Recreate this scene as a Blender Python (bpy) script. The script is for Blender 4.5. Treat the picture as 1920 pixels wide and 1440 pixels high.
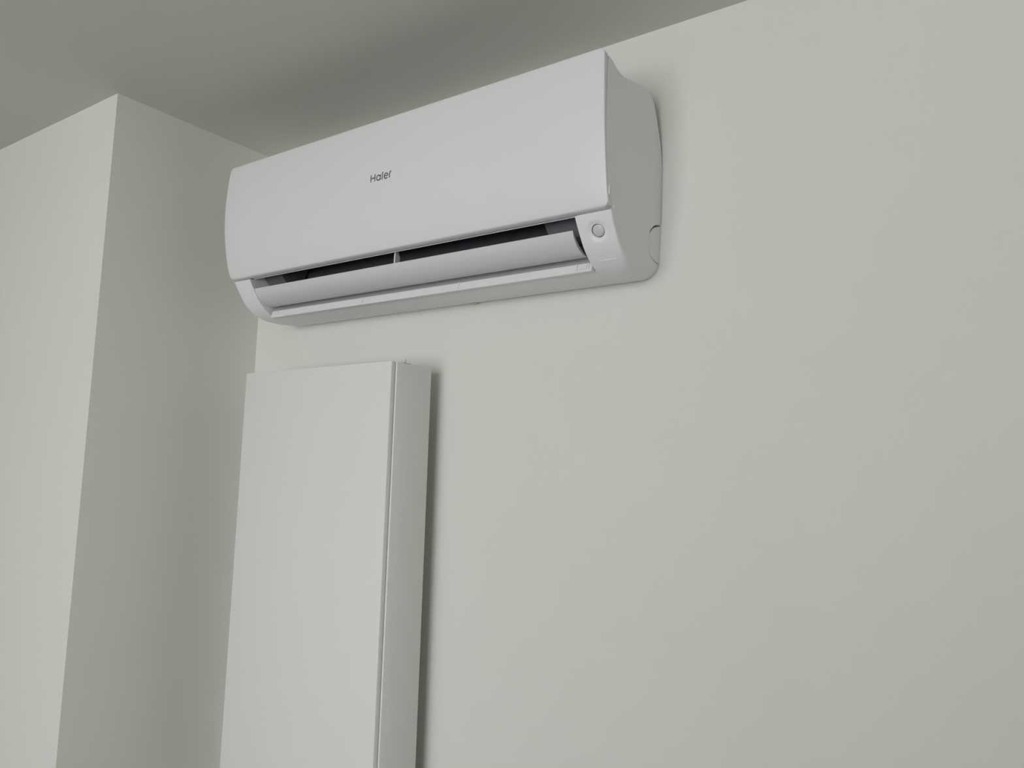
import bpy, bmesh, math, random
from mathutils import Vector, Matrix, Euler

# ---------------------------------------------------------------- clear
for o in list(bpy.data.objects):
    bpy.data.objects.remove(o, do_unlink=True)
scn = bpy.context.scene
COL = scn.collection
random.seed(4)

Z0 = 2.08                      # height of the air conditioner's underside above the floor

# ---------------------------------------------------------------- camera
cd = bpy.data.cameras.new('camera')
cam = bpy.data.objects.new('camera', cd)
COL.objects.link(cam)
cam.location = (1.3977, -1.1421, -0.326 + Z0)
cam.rotation_euler = (1.6920, -0.02773, 0.61288)
cd.sensor_fit = 'HORIZONTAL'
cd.sensor_width = 36.0
cd.lens = 36.0 * 1494.7 / 1920.0
cd.clip_start = 0.02
scn.camera = cam

# ---------------------------------------------------------------- world: plain overcast daylight outside the windows
world = bpy.data.worlds.new('overcast_sky')
scn.world = world
world.use_nodes = True
wn = world.node_tree.nodes
wl = world.node_tree.links
wn.clear()
wo = wn.new('ShaderNodeOutputWorld')
wb = wn.new('ShaderNodeBackground')
wb.inputs['Strength'].default_value = 9.6
tcw = wn.new('ShaderNodeTexCoord')
sxyz = wn.new('ShaderNodeSeparateXYZ')
rmp = wn.new('ShaderNodeValToRGB')
rmp.color_ramp.elements[0].position = 0.48
rmp.color_ramp.elements[1].position = 0.52
rmp.color_ramp.elements[0].color = (1.0, 0.97, 1.01, 1)      # ground and street below the horizon
rmp.color_ramp.elements[1].color = (1.0, 0.98, 1.03, 1)       # overcast sky
mapr = wn.new('ShaderNodeMapRange')
mapr.inputs['From Min'].default_value = -1.0
wl.new(tcw.outputs['Generated'], sxyz.inputs[0])
wl.new(sxyz.outputs['Z'], mapr.inputs['Value'])
wl.new(mapr.outputs['Result'], rmp.inputs['Fac'])
wl.new(rmp.outputs['Color'], wb.inputs['Color'])
wl.new(wb.outputs[0], wo.inputs[0])

# room extents (metres)
XL, XR = -1.70, 2.90           # far left wall, right wall
YF = -3.30                     # wall with the windows
ZC = 0.4233 + Z0               # ceiling
XP, YP = -0.1375, -0.3689      # projecting corner of the left wall
WIN = (0.08, 1.88, 1.00, 2.40)     # window opening x0 x1 z0 z1

# portal guiding the daylight through the window opening
ld = bpy.data.lights.new('daylight_portal', 'AREA')
ld.shape = 'RECTANGLE'
ld.size = WIN[1] - WIN[0]
ld.size_y = WIN[3] - WIN[2]
ld.cycles.is_portal = True
lo = bpy.data.objects.new('daylight_portal', ld)
COL.objects.link(lo)
lo.location = ((WIN[0] + WIN[1]) / 2, YF - 0.13, (WIN[2] + WIN[3]) / 2)
lo.rotation_euler = (math.pi / 2, 0, 0)        # -Z of the light looks to +Y (into the room)

# ---------------------------------------------------------------- exposure
vs = scn.view_settings
vs.view_transform = 'Standard'
vs.look = 'None'
vs.gamma = 1.0
vs.use_curve_mapping = False
vs.exposure = 0.0


# ================================================================ materials
def mat(name, col, rough=0.5, spec=0.5, noise=0.0, nscale=60.0, bump=0.0, bscale=400.0, metallic=0.0):
    m = bpy.data.materials.new(name)
    m.use_nodes = True
    n, l = m.node_tree.nodes, m.node_tree.links
    b = n['Principled BSDF']
    b.inputs['Roughness'].default_value = rough
    b.inputs['Specular IOR Level'].default_value = spec
    b.inputs['Metallic'].default_value = metallic
    b.inputs['Base Color'].default_value = (*col, 1)
    tc = n.new('ShaderNodeTexCoord')
    if noise > 0:
        t = n.new('ShaderNodeTexNoise')
        t.inputs['Scale'].default_value = nscale
        t.inputs['Detail'].default_value = 4
        l.new(tc.outputs['Object'], t.inputs['Vector'])
        r = n.new('ShaderNodeValToRGB')
        r.color_ramp.elements[0].position = 0.3
        r.color_ramp.elements[1].position = 0.7
        r.color_ramp.elements[0].color = (*[c * (1 - noise) for c in col], 1)
        r.color_ramp.elements[1].color = (*[min(1, c * (1 + noise)) for c in col], 1)
        l.new(t.outputs['Fac'], r.inputs['Fac'])
        l.new(r.outputs['Color'], b.inputs['Base Color'])
    if bump > 0:
        t2 = n.new('ShaderNodeTexNoise')
        t2.inputs['Scale'].default_value = bscale
        t2.inputs['Detail'].default_value = 3
        l.new(tc.outputs['Object'], t2.inputs['Vector'])
        bp = n.new('ShaderNodeBump')
        bp.inputs['Strength'].default_value = bump
        bp.inputs['Distance'].default_value = 0.0006
        l.new(t2.outputs['Fac'], bp.inputs['Height'])
        l.new(bp.outputs['Normal'], b.inputs['Normal'])
    return m


M = {}
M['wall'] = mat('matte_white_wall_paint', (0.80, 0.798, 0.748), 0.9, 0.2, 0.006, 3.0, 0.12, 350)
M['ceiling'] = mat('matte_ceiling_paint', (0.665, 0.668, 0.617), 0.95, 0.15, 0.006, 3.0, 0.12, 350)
M['floor'] = mat('pale_floor', (0.20, 0.18, 0.165), 0.5, 0.4, 0.08, 5.0)
M['plastic'] = mat('white_plastic', (0.86, 0.86, 0.885), 0.42, 0.45, 0.003, 8.0)
M['panel'] = mat('white_panel_plastic', (0.81, 0.81, 0.82), 0.38, 0.45, 0.003, 8.0)
M['vane'] = mat('white_vane_plastic', (0.71, 0.71, 0.715), 0.4, 0.45, 0.003, 8.0)
M['duct'] = mat('shade_darkened_duct_plastic', (0.14, 0.148, 0.165), 0.6, 0.3, 0.1, 40.0)  # dark base colour stands in for shade inside the white duct
M['duct_end'] = mat('grey_duct_plastic', (0.16, 0.165, 0.18), 0.6, 0.3, 0.05, 40.0)
M['lens'] = mat('frosted_sensor_lens', (0.66, 0.66, 0.66), 0.35, 0.45, 0.06, 700.0)
M['logo'] = mat('grey_logo_print', (0.13, 0.13, 0.135), 0.5, 0.3, 0.03, 200)
M['radiator'] = mat('white_radiator_enamel', (0.82, 0.82, 0.795), 0.35, 0.5, 0.003, 6.0)
M['vent'] = mat('clear_white_vent_plastic', (0.80, 0.78, 0.75), 0.25, 0.5, 0.02, 300.0)
M['bracket'] = mat('grey_bracket_steel', (0.35, 0.35, 0.35), 0.4, 0.5, 0.05, 60.0, metallic=0.6)
M['frame'] = mat('white_window_frame', (0.8, 0.8, 0.8), 0.4, 0.4, 0.005, 8.0)
M['yellow'] = mat('yellowed_clip_plastic', (0.62, 0.60, 0.48), 0.5, 0.4, 0.03, 200)


def glass_mat():
    m = bpy.data.materials.new('window_glass')
    m.use_nodes = True
    n, l = m.node_tree.nodes, m.node_tree.links
    n.clear()
    o = n.new('ShaderNodeOutputMaterial')
    mx = n.new('ShaderNodeMixShader')
    t = n.new('ShaderNodeBsdfTransparent')
    t.inputs['Color'].default_value = (0.96, 0.98, 0.97, 1)
    g = n.new('ShaderNodeBsdfGlossy')
    g.inputs['Roughness'].default_value = 0.02
    mx.inputs[0].default_value = 0.06
    l.new(t.outputs[0], mx.inputs[1])
    l.new(g.outputs[0], mx.inputs[2])
    l.new(mx.outputs[0], o.inputs[0])
    return m


M['glass'] = glass_mat()


# ================================================================ helpers
def tag(o, label=None, cat=None, group=None, kind=None):
    if label: o['label'] = label
    if cat: o['category'] = cat
    if group: o['group'] = group
    if kind: o['kind'] = kind
    return o


def obj(name, bm, m, parent=None, smooth=None, offset=None):
    bmesh.ops.recalc_face_normals(bm, faces=bm.faces)
    me = bpy.data.meshes.new(name)
    bm.to_mesh(me)
    bm.free()
    me.materials.append(m)
    if smooth is not None:
        for p in me.polygons:
            p.use_smooth = True
        me.set_sharp_from_angle(angle=math.radians(smooth))
    o = bpy.data.objects.new(name, me)
    COL.objects.link(o)
    if parent is not None:
        o.parent = parent
        if offset is not None:
            o.location = offset
    return o


def add_box(bm, x0, x1, y0, y1, z0, z1, bevel=0.0, seg=2):
    r = bmesh.ops.create_cube(bm, size=1.0)
    vs_ = r['verts']
    bmesh.ops.scale(bm, vec=(x1 - x0, y1 - y0, z1 - z0), verts=vs_)
    bmesh.ops.translate(bm, vec=((x0 + x1) / 2, (y0 + y1) / 2, (z0 + z1) / 2), verts=vs_)
    if bevel > 0:
        es = list({e for v in vs_ for e in v.link_edges})
        bmesh.ops.bevel(bm, geom=es, offset=bevel, segments=seg, profile=0.5, affect='EDGES')


def box_bm(*a, **k):
    bm = bmesh.new()
    add_box(bm, *a, **k)
    return bm


def prism(bm, prof, x0, x1):
    """closed (y, z) polygon extruded along x"""
    a = [bm.verts.new((x0, y, z)) for y, z in prof]
    b = [bm.verts.new((x1, y, z)) for y, z in prof]
    n = len(prof)
    for i in range(n):
        j = (i + 1) % n
        bm.faces.new((a[i], a[j], b[j], b[i]))
    bm.faces.new(a)
    bm.faces.new(list(reversed(b)))


def catmull(pts, step):
    """smooth curve through pts sampled about every `step`"""
    out = []
    P = [Vector(p) for p in pts]
    for i in range(len(P) - 1):
        p0 = P[i - 1] if i > 0 else P[i] * 2 - P[i + 1]
        p1, p2 = P[i], P[i + 1]
        p3 = P[i + 2] if i + 2 < len(P) else P[i + 1] * 2 - P[i]
        n = max(1, int(round((p2 - p1).length / step)))
        for k in range(n):
            t = k / n
            out.append(0.5 * ((2 * p1) + (p2 - p0) * t + (2 * p0 - 5 * p1 + 4 * p2 - p3) * t * t
                              + (3 * p1 - p0 - 3 * p2 + p3) * t ** 3))
    out.append(P[-1])
    return out


def resample(pts, n):
    P = [Vector(p) for p in pts]
    L = [0.0]
    for a, b in zip(P, P[1:]):
        L.append(L[-1] + (b - a).length)
    res = []
    for k in range(n):
        s = L[-1] * k / (n - 1)
        i = 0
        while i < len(P) - 2 and L[i + 1] < s:
            i += 1
        d = L[i + 1] - L[i]
        t = (s - L[i]) / d if d > 0 else 0
        res.append(P[i].lerp(P[i + 1], t))
    return res


def cut(o, cutters):
    """boolean difference applied to the mesh"""
    for c in cutters:
        md = o.modifiers.new('cut', 'BOOLEAN')
        md.operation = 'DIFFERENCE'
        md.solver = 'MANIFOLD'
        md.object = c
    bpy.context.view_layer.update()
    dg = bpy.context.evaluated_depsgraph_get()
    dg.update()
    me = bpy.data.meshes.new_from_object(o.evaluated_get(dg))
    o.modifiers.clear()
    if len(me.polygons) > 100:
        old = o.data
        o.data = me
        bpy.data.meshes.remove(old)
    for c in cutters:
        bpy.data.objects.remove(c, do_unlink=True)


# ================================================================ the room
T = 0.15
tag(obj('wall_back', box_bm(XP - 0.02, XR + T, 0.0, T, -T, ZC + T), M['wall']), kind='structure')
tag(obj('wall_left', box_bm(XL - T, XP, YP, T, -T, ZC + T), M['wall']), kind='structure')
tag(obj('wall_side', box_bm(XL - T, XL, YF - T, YP, -T, ZC + T), M['wall']), kind='structure')
tag(obj('wall_right', box_bm(XR, XR + T, YF - T, 0.0, -T, ZC + T), M['wall']), kind='structure')
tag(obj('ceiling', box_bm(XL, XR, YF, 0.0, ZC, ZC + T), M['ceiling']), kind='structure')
tag(obj('floor', box_bm(XL, XR, YF, 0.0, -T, 0.0), M['floor']), kind='structure')
# unseen half-height blocker added behind the camera to shade the back wall's lower right
tag(obj('added_shade_wall', box_bm(1.20, XR, -1.95, -1.83, 0.0, 1.70), M['wall']), kind='structure')
bm = bmesh.new()
x0, x1, z0, z1 = WIN
add_box(bm, XL, x0, YF - T, YF, -T, ZC + T)
add_box(bm, x1, XR, YF - T, YF, -T, ZC + T)
add_box(bm, x0, x1, YF - T, YF, -T, z0)
add_box(bm, x0, x1, YF - T, YF, z1, ZC + T)
tag(obj('wall_front', bm, M['wall']), kind='structure')
# three-light window behind the photographer
win = bpy.data.objects.new('window_1', None)
COL.objects.link(win)
win.location = ((x0 + x1) / 2, YF - 0.08, z0)
tag(win, kind='structure')
off = (-win.location[0], -win.location[1], -win.location[2])
fr = 0.06
bm = bmesh.new()
add_box(bm, x0, x1, YF - 0.11, YF - 0.05, z0, z0 + fr)
add_box(bm, x0, x1, YF - 0.11, YF - 0.05, z1 - fr, z1)
xs = [x0 + (x1 - x0) * k / 3 for k in range(4)]
for k, x in enumerate(xs):
    a = min(max(x - fr / 2, x0), x1 - fr)
    add_box(bm, a, a + fr, YF - 0.11, YF - 0.05, z0 + fr, z1 - fr)
obj('window_frame', bm, M['frame'], win, offset=off)
for k in range(3):
    obj('window_pane', box_bm(xs[k] + 0.02, xs[k + 1] - 0.02, YF - 0.083, YF - 0.077, z0 + 0.04, z1 - 0.04),
        M['glass'], win, offset=off)

# ================================================================ air conditioner
W = 0.87
ac = bpy.data.objects.new('air_conditioner', None)
COL.objects.link(ac)
ac.location = (W / 2, -0.09, Z0)
tag(ac, 'white wall-mounted split air conditioner indoor unit above the vertical radiator', 'air conditioner')
AO = (-W / 2, 0.09, 0.0)
YB = -0.0008                    # rear of the housing, against the wall


def bow(z):
    t = (z - 0.18) / 0.135
    return 0.005 * max(0.0, 1 - t * t)


# ---- front panel
pp = [(-0.1738, 0.0668), (-0.1790, 0.0800), (-0.1845, 0.0980), (-0.1908, 0.1320), (-0.1952, 0.1700), (-0.1968, 0.2150),
      (-0.1955, 0.2560), (-0.1938, 0.2800), (-0.1918, 0.2990)]
ps = catmull(pp, 0.004)
Ls = [0.0]
for a, b in zip(ps, ps[1:]):
    Ls.append(Ls[-1] + (b - a).length)
LT = Ls[-1]


def pat(s):
    s = min(max(s, 0), LT)
    i = 0
    while i < len(ps) - 2 and Ls[i + 1] < s:
        i += 1
    t = (s - Ls[i]) / (Ls[i + 1] - Ls[i])
    p = ps[i].lerp(ps[i + 1], t)
    d = (ps[i + 1] - ps[i]).normalized()
    return p, Vector((d.y, -d.x)) * (1 if d.y * 1 > 0 else -1)      # inward (+y) normal


def pth(z, s_):
    t = max(0.0, 1 - s_ / 0.030)
    return 0.0035 + 0.0138 * t * t + 0.0075 * max(0.0, (z - 0.17) / 0.13) ** 1.3


# side profile of the housing, clockwise from the top front: (y, z, fillet radius at the ends)
top = [(-0.1775, 0.2915), (-0.1690, 0.2905), (-0.1600, 0.2862), (-0.1480, 0.2817), (-0.1319, 0.2800), (-0.1110, 0.2838),
       (-0.0839, 0.2898), (-0.0596, 0.2935), (-0.0420, 0.2925), (-0.0310, 0.2866), (-0.0240, 0.2765),
       (-0.0139, 0.2456), (-0.0050, 0.2128), (YB, 0.1700), (YB, 0.1000), (YB, 0.0300)]
low = [(YB, 0.0), (-0.0300, -0.0055), (-0.0600, -0.0080), (-0.0850, -0.0065), (-0.1000, -0.0030), (-0.1120, 0.0022),
       (-0.1250, 0.0105), (-0.1380, 0.0225), (-0.1500, 0.0385), (-0.1590, 0.0520), (-0.1660, 0.0640)]
step = [(-0.1660, 0.0640), (-0.1610, 0.0650), (-0.1556, 0.0661)]      # recess under the panel's lower edge
front = [(-0.1556, 0.0661), (-0.1556, 0.0690)]
for k in range(1, 61):
    s_ = LT * k / 61
    p, n = pat(s_)
    t = min(1.0, max(0.0, (p.y - 0.16) / 0.09))
    th = pth(p.y, s_)
    q = p + Vector((n.x * th, n.y * th * min(1.0, s_ / 0.012))) + n * (0.0006 + 0.0018 * t * t * (3 - 2 * t))
    if 0.0705 < q.y < 0.283:
        front.append((q.x, q.y))
front.append((-0.1775, 0.2915))
pt_ = catmull(top, 0.006)
pl_ = catmull(low, 0.0025)
pf_ = catmull(front, 0.008)
prof = pt_ + pl_ + [Vector(p) for p in step[1:]] + pf_[1:-1]
NT, NL = len(pt_), len(pl_)
# the range of the low profile which the air outlet opens
ia = NT + min(range(NL), key=lambda i: (pl_[i] - Vector((-0.1000, -0.0030))).length)
ib = NT + NL + 1
NP = len(prof)


def frad(y, z):
    if z > 0.07:
        return 0.0025
    if y < -0.15:
        return 0.0025
    t = min(1.0, max(0.0, (y + 0.15) / 0.11))
    return 0.0025 + 0.0255 * t * t * (3 - 2 * t)


def nin(i):
    """inward normal of the profile"""
    p, q = prof[i - 1], prof[(i + 1) % NP]
    d = (q - p).normalized()
    n = Vector((d.y, -d.x))
    c = Vector((-0.09, 0.14))
    if (c - prof[i]).dot(n) < 0:
        n = -n
    return n


nrm, rad = [], []
for i in range(NP):
    y, z = prof[i]
    r, n = frad(y, z), nin(i)
    if y > -0.0015:                       # flat against the wall
        if z < 0.02:
            n = Vector((0, 1)); r = 0.028
        else:
            n = Vector((0, 1)); r = 0.0
    elif y > -0.045 and z < 0.02:         # underside next to the wall rises straight
        n = Vector((0, 1))
    nrm.append(n)
    rad.append(r)

# cavity path of the outlet (same number of points as the outer profile between ia and ib)
cav_path = [prof[ia], (-0.0960, 0.0100), (-0.0820, 0.0330), (-0.0640, 0.0700), (-0.0560, 0.1050), (-0.0800, 0.1300),
            (-0.1100, 0.1180), (-0.1380, 0.0850), (-0.1470, 0.0735), prof[ib]]
cav = resample(cav_path, ib - ia + 1)
cprof = [prof[i] if not (ia <= i <= ib) else cav[i - ia] for i in range(NP)]

XC0, XC1 = 0.0500, 0.8110       # cheeks' inner faces
SX, SY, SZ = 0.8412, -0.1514, 0.0400    # presence sensor on the right cheek

bm = bmesh.new()


def ring(xf, pr, inset=None):
    out = []
    for i in range(NP):
        y, z = pr[i]
        if inset:
            y += nrm[i].x * inset[i]
            z += nrm[i].y * inset[i]
        out.append(bm.verts.new((xf(i), y, z)))
    return out


def bridge(a, b, skip=None):
    for i in range(NP):
        j = (i + 1) % NP
        if skip and skip(i):
            continue
        bm.faces.new((a[i], a[j], b[j], b[i]))


rings = []
NA = 7
# left end cap: fillet from the end inwards
for k in range(NA + 1):
    th = math.pi / 2 * (1 - k / NA)
    rings.append(ring(lambda i, th=th: -bow(prof[i].y) + rad[i] * (1 - math.sin(th)), prof,
                      [r * (1 - math.cos(th)) for r in rad]))
for k in range(1, 4):
    rings.append(ring(lambda i, k=k: (-bow(prof[i].y) + rad[i]) * (1 - k / 4) + XC0 * k / 4, prof))
rings.append(ring(lambda i: XC0, prof))
rings.append('cav')
rings.append(ring(lambda i: XC1, prof))
for k in range(1, 24):
    t = k / 24
    rings.append(ring(lambda i, t=t: XC1 * (1 - t) + (W + bow(prof[i].y) - rad[i]) * t, prof))
for k in range(NA + 1):
    th = math.pi / 2 * k / NA
    rings.append(ring(lambda i, th=th: W + bow(prof[i].y) - rad[i] * (1 - math.sin(th)), prof,
                      [r * (1 - math.cos(th)) for r in rad]))
for a, b in zip(rings, rings[1:]):
    if a == 'cav' or b == 'cav':
        continue
    bridge(a, b)
kc = rings.index('cav')
L, Rr = rings[kc - 1], rings[kc + 1]
# middle section: outer skin shared, outlet replaced by the cavity
cl = {i: bm.verts.new((XC0, *cav[i - ia])) for i in range(ia + 1, ib)}
cr = {i: bm.verts.new((XC1, *cav[i - ia])) for i in range(ia + 1, ib)}
gl = lambda i: cl.get(i, L[i])
gr = lambda i: cr.get(i, Rr[i])
for i in range(NP):
    j = (i + 1) % NP
    bm.faces.new((gl(i), gl(j), gr(j), gr(i)))
for i in range(ia, ib):
    for g, S in ((gl, L), (gr, Rr)):
        vsq = [S[i], S[i + 1], g(i + 1), g(i)]
        u = []
        for v in vsq:
            if v not in u:
                u.append(v)
        if len(u) > 2:
            bm.faces.new(u)
# end faces
bm.faces.new(rings[0])
bm.faces.new(list(reversed(rings[-1])))
# shallow dish round the sensor
sc = Vector((SX, SY, SZ))
sn = Vector((0, -0.84, -0.54)).normalized()
for v in bm.verts:
    d = v.co - sc
    if abs(d.dot(sn)) > 0.012 or v.co.x < XC1 + 0.001:
        continue
    rr = (d - sn * d.dot(sn)).length
    if rr < 0.0175:
        t = min(1.0, max(0.0, (0.0170 - rr) / 0.0055))
        v.co -= sn * 0.0026 * t * t * (3 - 2 * t)
bmesh.ops.remove_doubles(bm, verts=bm.verts, dist=1e-6)
housing = obj('housing', bm, M['plastic'], None)


def swept_cutter(path, depth_axis_x0, depth_axis_x1):
    """ribbon of varying half-width h along (y, z, h), extruded in x"""
    cbm = bmesh.new()
    P = [Vector((p[0], p[1])) for p in path]
    lft, rgt = [], []
    for i, p in enumerate(P):
        d = (P[min(i + 1, len(P) - 1)] - P[max(i - 1, 0)]).normalized()
        n = Vector((-d.y, d.x))
        lft.append(p + n * path[i][2])
        rgt.append(p - n * path[i][2])
    loop = lft + rgt[::-1]
    a = [cbm.verts.new((depth_axis_x0, *q)) for q in loop]
    b = [cbm.verts.new((depth_axis_x1, *q)) for q in loop]
    n = len(loop)
    for i in range(n):
        j = (i + 1) % n
        cbm.faces.new((a[i], a[j], b[j], b[i]))
    m_ = len(P)
    for lp, rev in ((a, False), (b, True)):
        for i in range(m_ - 1):
            f = [lp[i], lp[i + 1], lp[n - 2 - i], lp[n - 1 - i]]
            cbm.faces.new(f if not rev else f[::-1])
    return obj('cutter', cbm, M['plastic'])


kn = [(0.004, 0.0850), (-0.0080, 0.0838), (-0.0190, 0.0802), (-0.0290, 0.0735), (-0.0365, 0.0655), (-0.0400, 0.0570),
      (-0.0412, 0.0480), (-0.0400, 0.0390), (-0.0350, 0.0305), (-0.0260, 0.0255), (-0.0150, 0.0232), (0.004, 0.0222)]
kn_s = catmull(kn, 0.003)
path = []
for k, p in enumerate(kn_s):
    t = k / (len(kn_s) - 1)
    h = 0.0016 if t < 0.36 else (0.0016 + (0.00022 - 0.0016) * min(1, (t - 0.36) / 0.07) if t < 0.62 else 0.00022 + 0.00055 * min(1, (t - 0.62) / 0.1))
    path.append((p.x, p.y, h))
c1 = swept_cutter(path, W - 0.012, W + 0.03)
# hole for the sensor lens
rot = sn.to_track_quat('Z', 'Y').to_matrix().to_4x4()
sp = sc - sn * 0.0026
cbm = bmesh.new()
bmesh.ops.create_cone(cbm, cap_ends=True, segments=40, radius1=0.0106, radius2=0.0106, depth=0.016,
                      matrix=Matrix.Translation(sp) @ rot)
c2 = obj('cutter', cbm, M['plastic'])
cut(housing, [c1, c2])
for p in housing.data.polygons:
    p.use_smooth = True
housing.data.set_sharp_from_angle(angle=math.radians(28))
housing.parent = ac
housing.location = AO

# sensor lens, a low dome in the hole
bm = bmesh.new()
rr_ = [(0.0, 0.0004), (0.003, 0.0003), (0.006, -0.0001), (0.0082, -0.0007), (0.0092, -0.0015), (0.0094, -0.0076)]
loops = []
for r, h in rr_:
    if r == 0:
        loops.append([bm.verts.new((0, 0, h))])
    else:
        loops.append([bm.verts.new((r * math.cos(2 * math.pi * k / 36), r * math.sin(2 * math.pi * k / 36), h)) for k in range(36)])
for k in range(36):
    bm.faces.new((loops[0][0], loops[1][k], loops[1][(k + 1) % 36]))
for a, b in zip(loops[1:], loops[2:]):
    for k in range(36):
        bm.faces.new((a[k], b[k], b[(k + 1) % 36], a[(k + 1) % 36]))
bm.faces.new(loops[-1])
bmesh.ops.transform(bm, matrix=Matrix.Translation(sp) @ rot, verts=bm.verts)
o = obj('sensor_lens', bm, M['lens'], ac, smooth=40, offset=AO)
o['label'] = 'round frosted sensor lens'

# duct lining, its shade painted in as a dark colour
bm = bmesh.new()
lin = [Vector(p) for p in [(-0.0880, 0.0255), (-0.0815, 0.0345), (-0.0652, 0.0700), (-0.0580, 0.1045), (-0.0800, 0.1280),
                           (-0.1090, 0.1163), (-0.1365, 0.0835), (-0.1450, 0.0738)]]
tk = []
for i, p in enumerate(lin):
    d = (lin[min(i + 1, len(lin) - 1)] - lin[max(i - 1, 0)]).normalized()
    n = Vector((d.y, -d.x))
    c = Vector((-0.10, 0.08))
    if (c - p).dot(n) < 0:
        n = -n
    tk.append(p + n * 0.0012)
loop = lin + tk[::-1]
XD0, XD1 = XC0 + 0.0005, XC1 - 0.0005
a = [bm.verts.new((XD0, *q)) for q in loop]
b = [bm.verts.new((XD1, *q)) for q in loop]
n = len(loop)
for i in range(n):
    j = (i + 1) % n
    bm.faces.new((a[i], a[j], b[j], b[i]))
for i in range(len(lin) - 1):
    bm.faces.new((a[i], a[i + 1], a[n - 2 - i], a[n - 1 - i]))
    bm.faces.new((b[i], b[n - 1 - i], b[n - 2 - i], b[i + 1]))
obj('air_duct', bm, M['duct'], ac, offset=AO)['label'] = 'lining of the air outlet, coloured dark for its shade'
# grey blocks closing the duct at both ends
for xa, xb in ((XC0 + 0.0012, 0.105), (0.735, XC1 - 0.0012)):
    bm = bmesh.new()
    prism(bm, [(-0.1350, 0.0780), (-0.1100, 0.1140), (-0.0800, 0.1250), (-0.0640, 0.1000), (-0.0850, 0.0480), (-0.1100, 0.0520)], xa, xb)
    obj('duct_end', bm, M['duct_end'], ac, offset=AO)
# white bracket that carries the flap
bm = bmesh.new()
prism(bm, [(-0.1500, 0.0475), (-0.1490, 0.0700), (-0.1440, 0.0740), (-0.1370, 0.0600), (-0.1400, 0.0420)], 0.4325, 0.4355)
obj('vane_support', bm, M['panel'], ac, offset=AO)['label'] = 'white bracket behind the air flap'

# large curved air flap
ft, fb = Vector((-0.1540, 0.0470)), Vector((-0.1105, 0.0168))
fmid = Vector((-0.1375, 0.0250))
outer = catmull([ft, Vector((-0.1478, 0.0350)), fmid, Vector((-0.1245, 0.0190)), fb], 0.003)
inner = []
for i, p in enumerate(outer):
    d = (outer[min(i + 1, len(outer) - 1)] - outer[max(i - 1, 0)]).normalized()
    nn = Vector((-d.y, d.x))
    if nn.y < 0:
        nn = -nn
    s = i / (len(outer) - 1)
    inner.append(p + nn * (0.0012 + 0.0045 * math.sin(math.pi * s)))
bm = bmesh.new()
prism(bm, outer + inner[::-1], XC0 + 0.0012, 0.8005)
bmesh.ops.triangulate(bm, faces=[f for f in bm.faces if len(f.verts) > 4])
obj('air_flap', bm, M['vane'], ac, smooth=35, offset=AO)['label'] = 'wide curved air flap standing slightly open'

# slim lower deflector under the flap
xa, xb = 0.0550, XC1 - 0.0008
bm = bmesh.new()
sec = [(-0.1118, -0.0058), (-0.1124, -0.0042), (-0.1092, 0.0078), (-0.1080, 0.0086), (-0.0935, 0.0184), (-0.0905, 0.0184), (-0.0975, 0.0040), (-0.1040, -0.0058)]
prism(bm, sec, xa, xb)
bmesh.ops.triangulate(bm, faces=[f for f in bm.faces if len(f.verts) > 4])
defl = obj('lower_deflector', bm, M['panel'], ac, smooth=25, offset=AO)
defl['label'] = 'slim white deflector along the lower outlet edge'
# small ribs and end hinges on it
def dpt(t, out):                 # point on its front face, t from the lower to the upper edge
    p = Vector((-0.1124, -0.0042)).lerp(Vector((-0.1092, 0.0078)), t)
    return p + Vector((-0.966, 0.258)) * out
for x, w, h0, h1 in ((0.3190, 0.0020, 0.0, 1.0), (0.5495, 0.0020, 0.0, 1.0), (0.0745, 0.0024, 0.15, 0.95), (0.7830, 0.0030, 0.1, 0.95), (0.8040, 0.0022, 0.1, 0.95)):
    bm = bmesh.new()
    q = [dpt(h0, -0.0005), dpt(h0, 0.0010), dpt(h1, 0.0016), dpt(h1, -0.0005)]
    prism(bm, q, x - w / 2, x + w / 2)
    obj('hinge_rib', bm, M['panel'], defl)
bm = bmesh.new()
prism(bm, [dpt(0.18, -0.0005), dpt(0.18, 0.0013), dpt(0.80, 0.0013), dpt(0.80, -0.0005)], 0.7860, 0.8020)
obj('hinge_cap', bm, M['panel'], defl)

RB, RT = 0.0085, 0.0090
ss = [RB * (1 - math.cos(math.pi / 2 * k / 6)) for k in range(7)] \
    + [RB + (LT - RB - RT) * k / 30 for k in range(1, 30)] \
    + [LT - RT * (1 - math.cos(math.pi / 2 * (6 - k) / 6)) for k in range(7)]
bm = bmesh.new()
grid_f, grid_b = [], []
EB = 0.0012
for s in ss:
    p, n = pat(s)
    ins = 0.0
    if s < RB:
        ins = RB - math.sqrt(max(0, RB * RB - (RB - s) ** 2))
    elif s > LT - RT:
        q = s - (LT - RT)
        ins = RT - math.sqrt(max(0, RT * RT - q * q))
    xl = -bow(p.y) + ins
    xr = W + bow(p.y) - ins
    th = pth(p.y, s)
    edge = min(s, LT - s)
    roll = EB * (1 - min(1, edge / 0.003)) ** 2         # rolled top and bottom edge
    nx = 16
    rf, rb = [], []
    xsr = [xl, xl + 0.0007, xl + 0.0022] + [xl + 0.0022 + (xr - xl - 0.0044) * k / nx for k in range(1, nx)] + [xr - 0.0022, xr - 0.0007, xr]
    for c, x in enumerate(xsr):
        e = (EB if c in (0, len(xsr) - 1) else (EB * 0.28 if c in (1, len(xsr) - 2) else 0.0))
        q = p + n * max(e, roll)
        rf.append(bm.verts.new((x, q.x, q.y)))
        q = p + Vector((n.x * th, n.y * th * min(1.0, s / 0.012)))
        rb.append(bm.verts.new((x, q.x, q.y)))
    grid_f.append(rf)
    grid_b.append(rb)
NR, NC = len(grid_f), len(grid_f[0])
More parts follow.
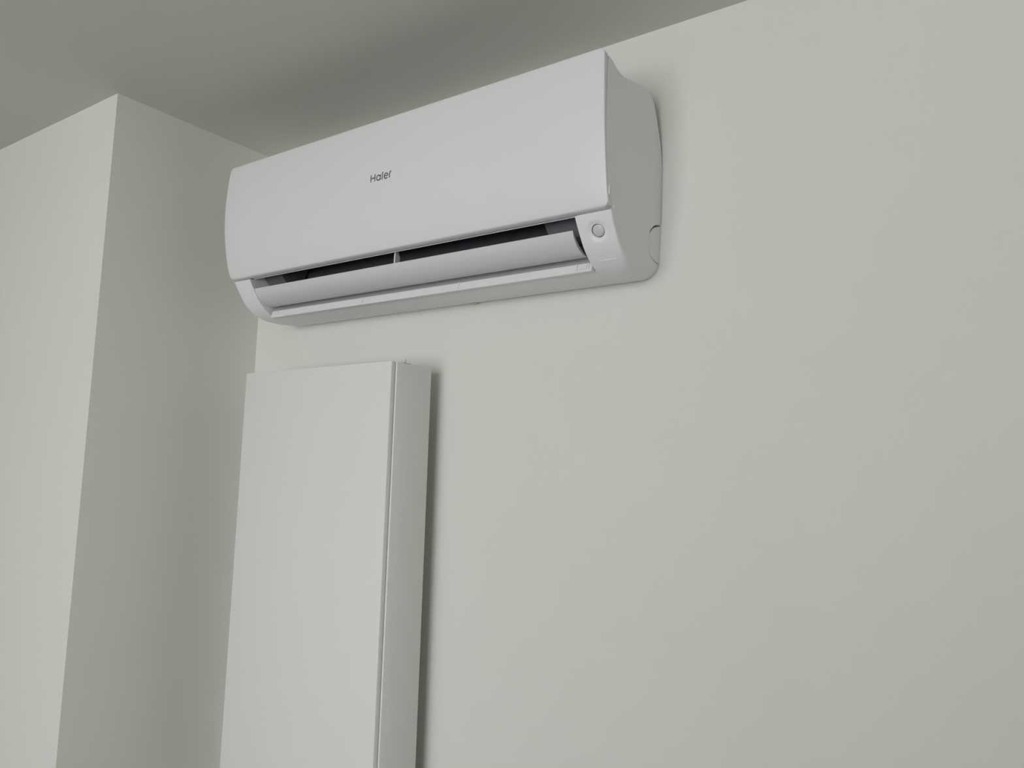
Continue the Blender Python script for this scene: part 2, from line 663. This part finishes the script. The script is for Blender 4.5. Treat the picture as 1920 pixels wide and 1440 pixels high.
for i in range(NR - 1):
    for j in range(NC - 1):
        bm.faces.new((grid_f[i][j], grid_f[i][j + 1], grid_f[i + 1][j + 1], grid_f[i + 1][j]))
        bm.faces.new((grid_b[i][j], grid_b[i + 1][j], grid_b[i + 1][j + 1], grid_b[i][j + 1]))
    for j in (0, NC - 1):
        bm.faces.new((grid_f[i][j], grid_f[i + 1][j], grid_b[i + 1][j], grid_b[i][j]))
for i in (0, NR - 1):
    for j in range(NC - 1):
        bm.faces.new((grid_f[i][j], grid_f[i][j + 1], grid_b[i][j + 1], grid_b[i][j]))
panel = obj('front_panel', bm, M['panel'], ac, smooth=32, offset=AO)
panel['label'] = 'smooth bowed white front panel'

# ---- logo lettering printed on the panel
def stroke(bm, pts, w, th=0.0003):
    P = [Vector(p) for p in pts]
    lft, rgt = [], []
    for i, p in enumerate(P):
        if i == 0: d = (P[1] - P[0]).normalized()
        elif i == len(P) - 1: d = (P[-1] - P[-2]).normalized()
        else: d = ((P[i + 1] - P[i]).normalized() + (P[i] - P[i - 1]).normalized()).normalized()
        n = Vector((-d.y, d.x))
        lft.append(p + n * w / 2)
        rgt.append(p - n * w / 2)
    def v3(q, h):
        xx = LX + q.x * 0.001 + q.y * 0.001 * 0.05
        zz = LZ + q.y * 0.001
        best = min(range(len(ps) - 1), key=lambda k: abs((ps[k].y + ps[k + 1].y) / 2 - zz))
        a_, b_ = ps[best], ps[best + 1]
        t = (zz - a_.y) / (b_.y - a_.y)
        return (xx, a_.x + (b_.x - a_.x) * t - h, zz)
    quads = []
    for q in zip(lft, rgt):
        quads.append([bm.verts.new(v3(q[0], -0.0002)), bm.verts.new(v3(q[1], -0.0002)), bm.verts.new(v3(q[0], th)), bm.verts.new(v3(q[1], th))])
    for a, b in zip(quads, quads[1:]):
        for i, j in ((0, 1), (1, 3), (3, 2), (2, 0)):
            bm.faces.new((a[i], a[j], b[j], b[i]))
    for e in (quads[0], quads[-1]):
        bm.faces.new((e[0], e[1], e[3], e[2]))


LX, LZ = 0.4125, 0.1848
def arc(cx, cy, rx, ry, a0, a1, n=18):
    return [(cx + rx * math.cos(math.radians(a0 + (a1 - a0) * k / n)), cy + ry * math.sin(math.radians(a0 + (a1 - a0) * k / n))) for k in range(n + 1)]
SW = 2.1
bm = bmesh.new()
stroke(bm, [(1.0, 0), (1.0, 12.6)], SW)
stroke(bm, [(10.6, 0), (10.6, 12.6)], SW)
stroke(bm, [(1.0, 6.4), (10.6, 6.4)], SW)
stroke(bm, arc(19.0, 4.9, 4.2, 4.5, 30, 330), SW)
stroke(bm, [(23.6, 0), (23.6, 9.6)], SW)
stroke(bm, [(28.2, 0), (28.2, 9.8), (29.4, 13.2)], SW)
stroke(bm, [(32.9, 5.0), (41.4, 5.0)], SW * 0.85)
stroke(bm, arc(37.2, 4.9, 4.3, 4.5, 0, 318, 22), SW)
stroke(bm, [(45.4, 0), (45.4, 6.2), (46.3, 9.2), (48.6, 11.6)], SW)
lg = obj('logo', bm, M['logo'], panel)
lg['label'] = 'small grey brand lettering on the panel'

# little latch at the panel's right edge, seam mark on the cheek, clip under the rear edge
bm = box_bm(W + 0.0006, W + 0.0044, -0.1768, -0.1715, 0.0830, 0.0985, bevel=0.0015, seg=2)
obj('panel_latch', bm, M['panel'], ac, smooth=40, offset=AO)
def lowpt(s_y):
    c = min(range(NL), key=lambda i: abs(pl_[i].x - s_y) if pl_[i].y < 0.03 else 9)
    return pl_[c]
bm = bmesh.new()
p = lowpt(-0.1195); q = lowpt(-0.1165)
prism(bm, [(p.x - 0.0004, p.y - 0.0004), (p.x - 0.0002, p.y + 0.001), (q.x + 0.0006, q.y + 0.001), (q.x - 0.0002, q.y - 0.0008)], 0.8270, 0.8560)
obj('cheek_tab', bm, M['plastic'], ac, offset=AO)
bm = box_bm(0.4965, 0.5120, -0.0135, -0.0085, -0.0045, -0.0005, bevel=0.0008, seg=1)
obj('bottom_clip', bm, M['yellow'], ac, offset=AO)

# ================================================================ vertical radiator
RX0, RX1, RYF, RYB = 0.0224, 0.4291, -0.1382, -0.0356
RZT, RZB = Z0 - 0.1229, 0.16
rd = bpy.data.objects.new('vertical_radiator', None)
COL.objects.link(rd)
rd.location = ((RX0 + RX1) / 2, (RYF + RYB) / 2, RZB)
tag(rd, 'tall flat white vertical panel radiator hung on the wall below the air conditioner', 'radiator')
RO = (-rd.location[0], -rd.location[1], -rd.location[2])
bm = box_bm(RX0, RX1 - 0.0015, RYF, RYF + 0.0098, RZB, RZT, bevel=0.0012, seg=2)
obj('front_plate', bm, M['radiator'], rd, smooth=40, offset=RO)
for xa, xb in ((RX0 + 0.0004, RX0 + 0.0030), (RX1 - 0.0022, RX1 + 0.0018)):
    bm = box_bm(xa, xb, RYF + 0.0108, RYB, RZB + 0.001, RZT - 0.0005, bevel=0.0011, seg=2)
    obj('side_cover', bm, M['radiator'], rd, smooth=40, offset=RO)
bm = box_bm(RX0 + 0.0030, RX1 - 0.0024, RYF + 0.0098, RYB - 0.004, RZB + 0.004, RZT - 0.004)
obj('convector_core', bm, M['radiator'], rd, offset=RO)
bm = bmesh.new()
add_box(bm, RX0 + 0.003, RX1 - 0.0026, RYF + 0.0112, RYB - 0.002, RZT - 0.0035, RZT - 0.0012)
obj('top_cover', bm, M['radiator'], rd, offset=RO)
# bleed plug on the top near the front right
bm = bmesh.new()
bmesh.ops.create_cone(bm, cap_ends=True, segments=18, radius1=0.0050, radius2=0.0042, depth=0.010,
                      matrix=Matrix.Translation((RX1 - 0.008, -0.100, RZT + 0.0035)))
vp = obj('bleed_plug', bm, M['vent'], rd, smooth=40, offset=RO)
bm = box_bm(RX1 - 0.018, RX1 - 0.0002, -0.108, -0.091, RZT - 0.0012, RZT + 0.0006)
obj('plug_base', bm, M['bracket'], vp)
# hidden wall brackets
for z in (RZB + 0.2, RZT - 0.2):
    for x in (RX0 + 0.08, RX1 - 0.10):
        bm = box_bm(x - 0.012, x + 0.012, RYB - 0.004, -0.0005, z - 0.03, z + 0.03)
        obj('wall_bracket', bm, M['bracket'], rd, offset=RO)
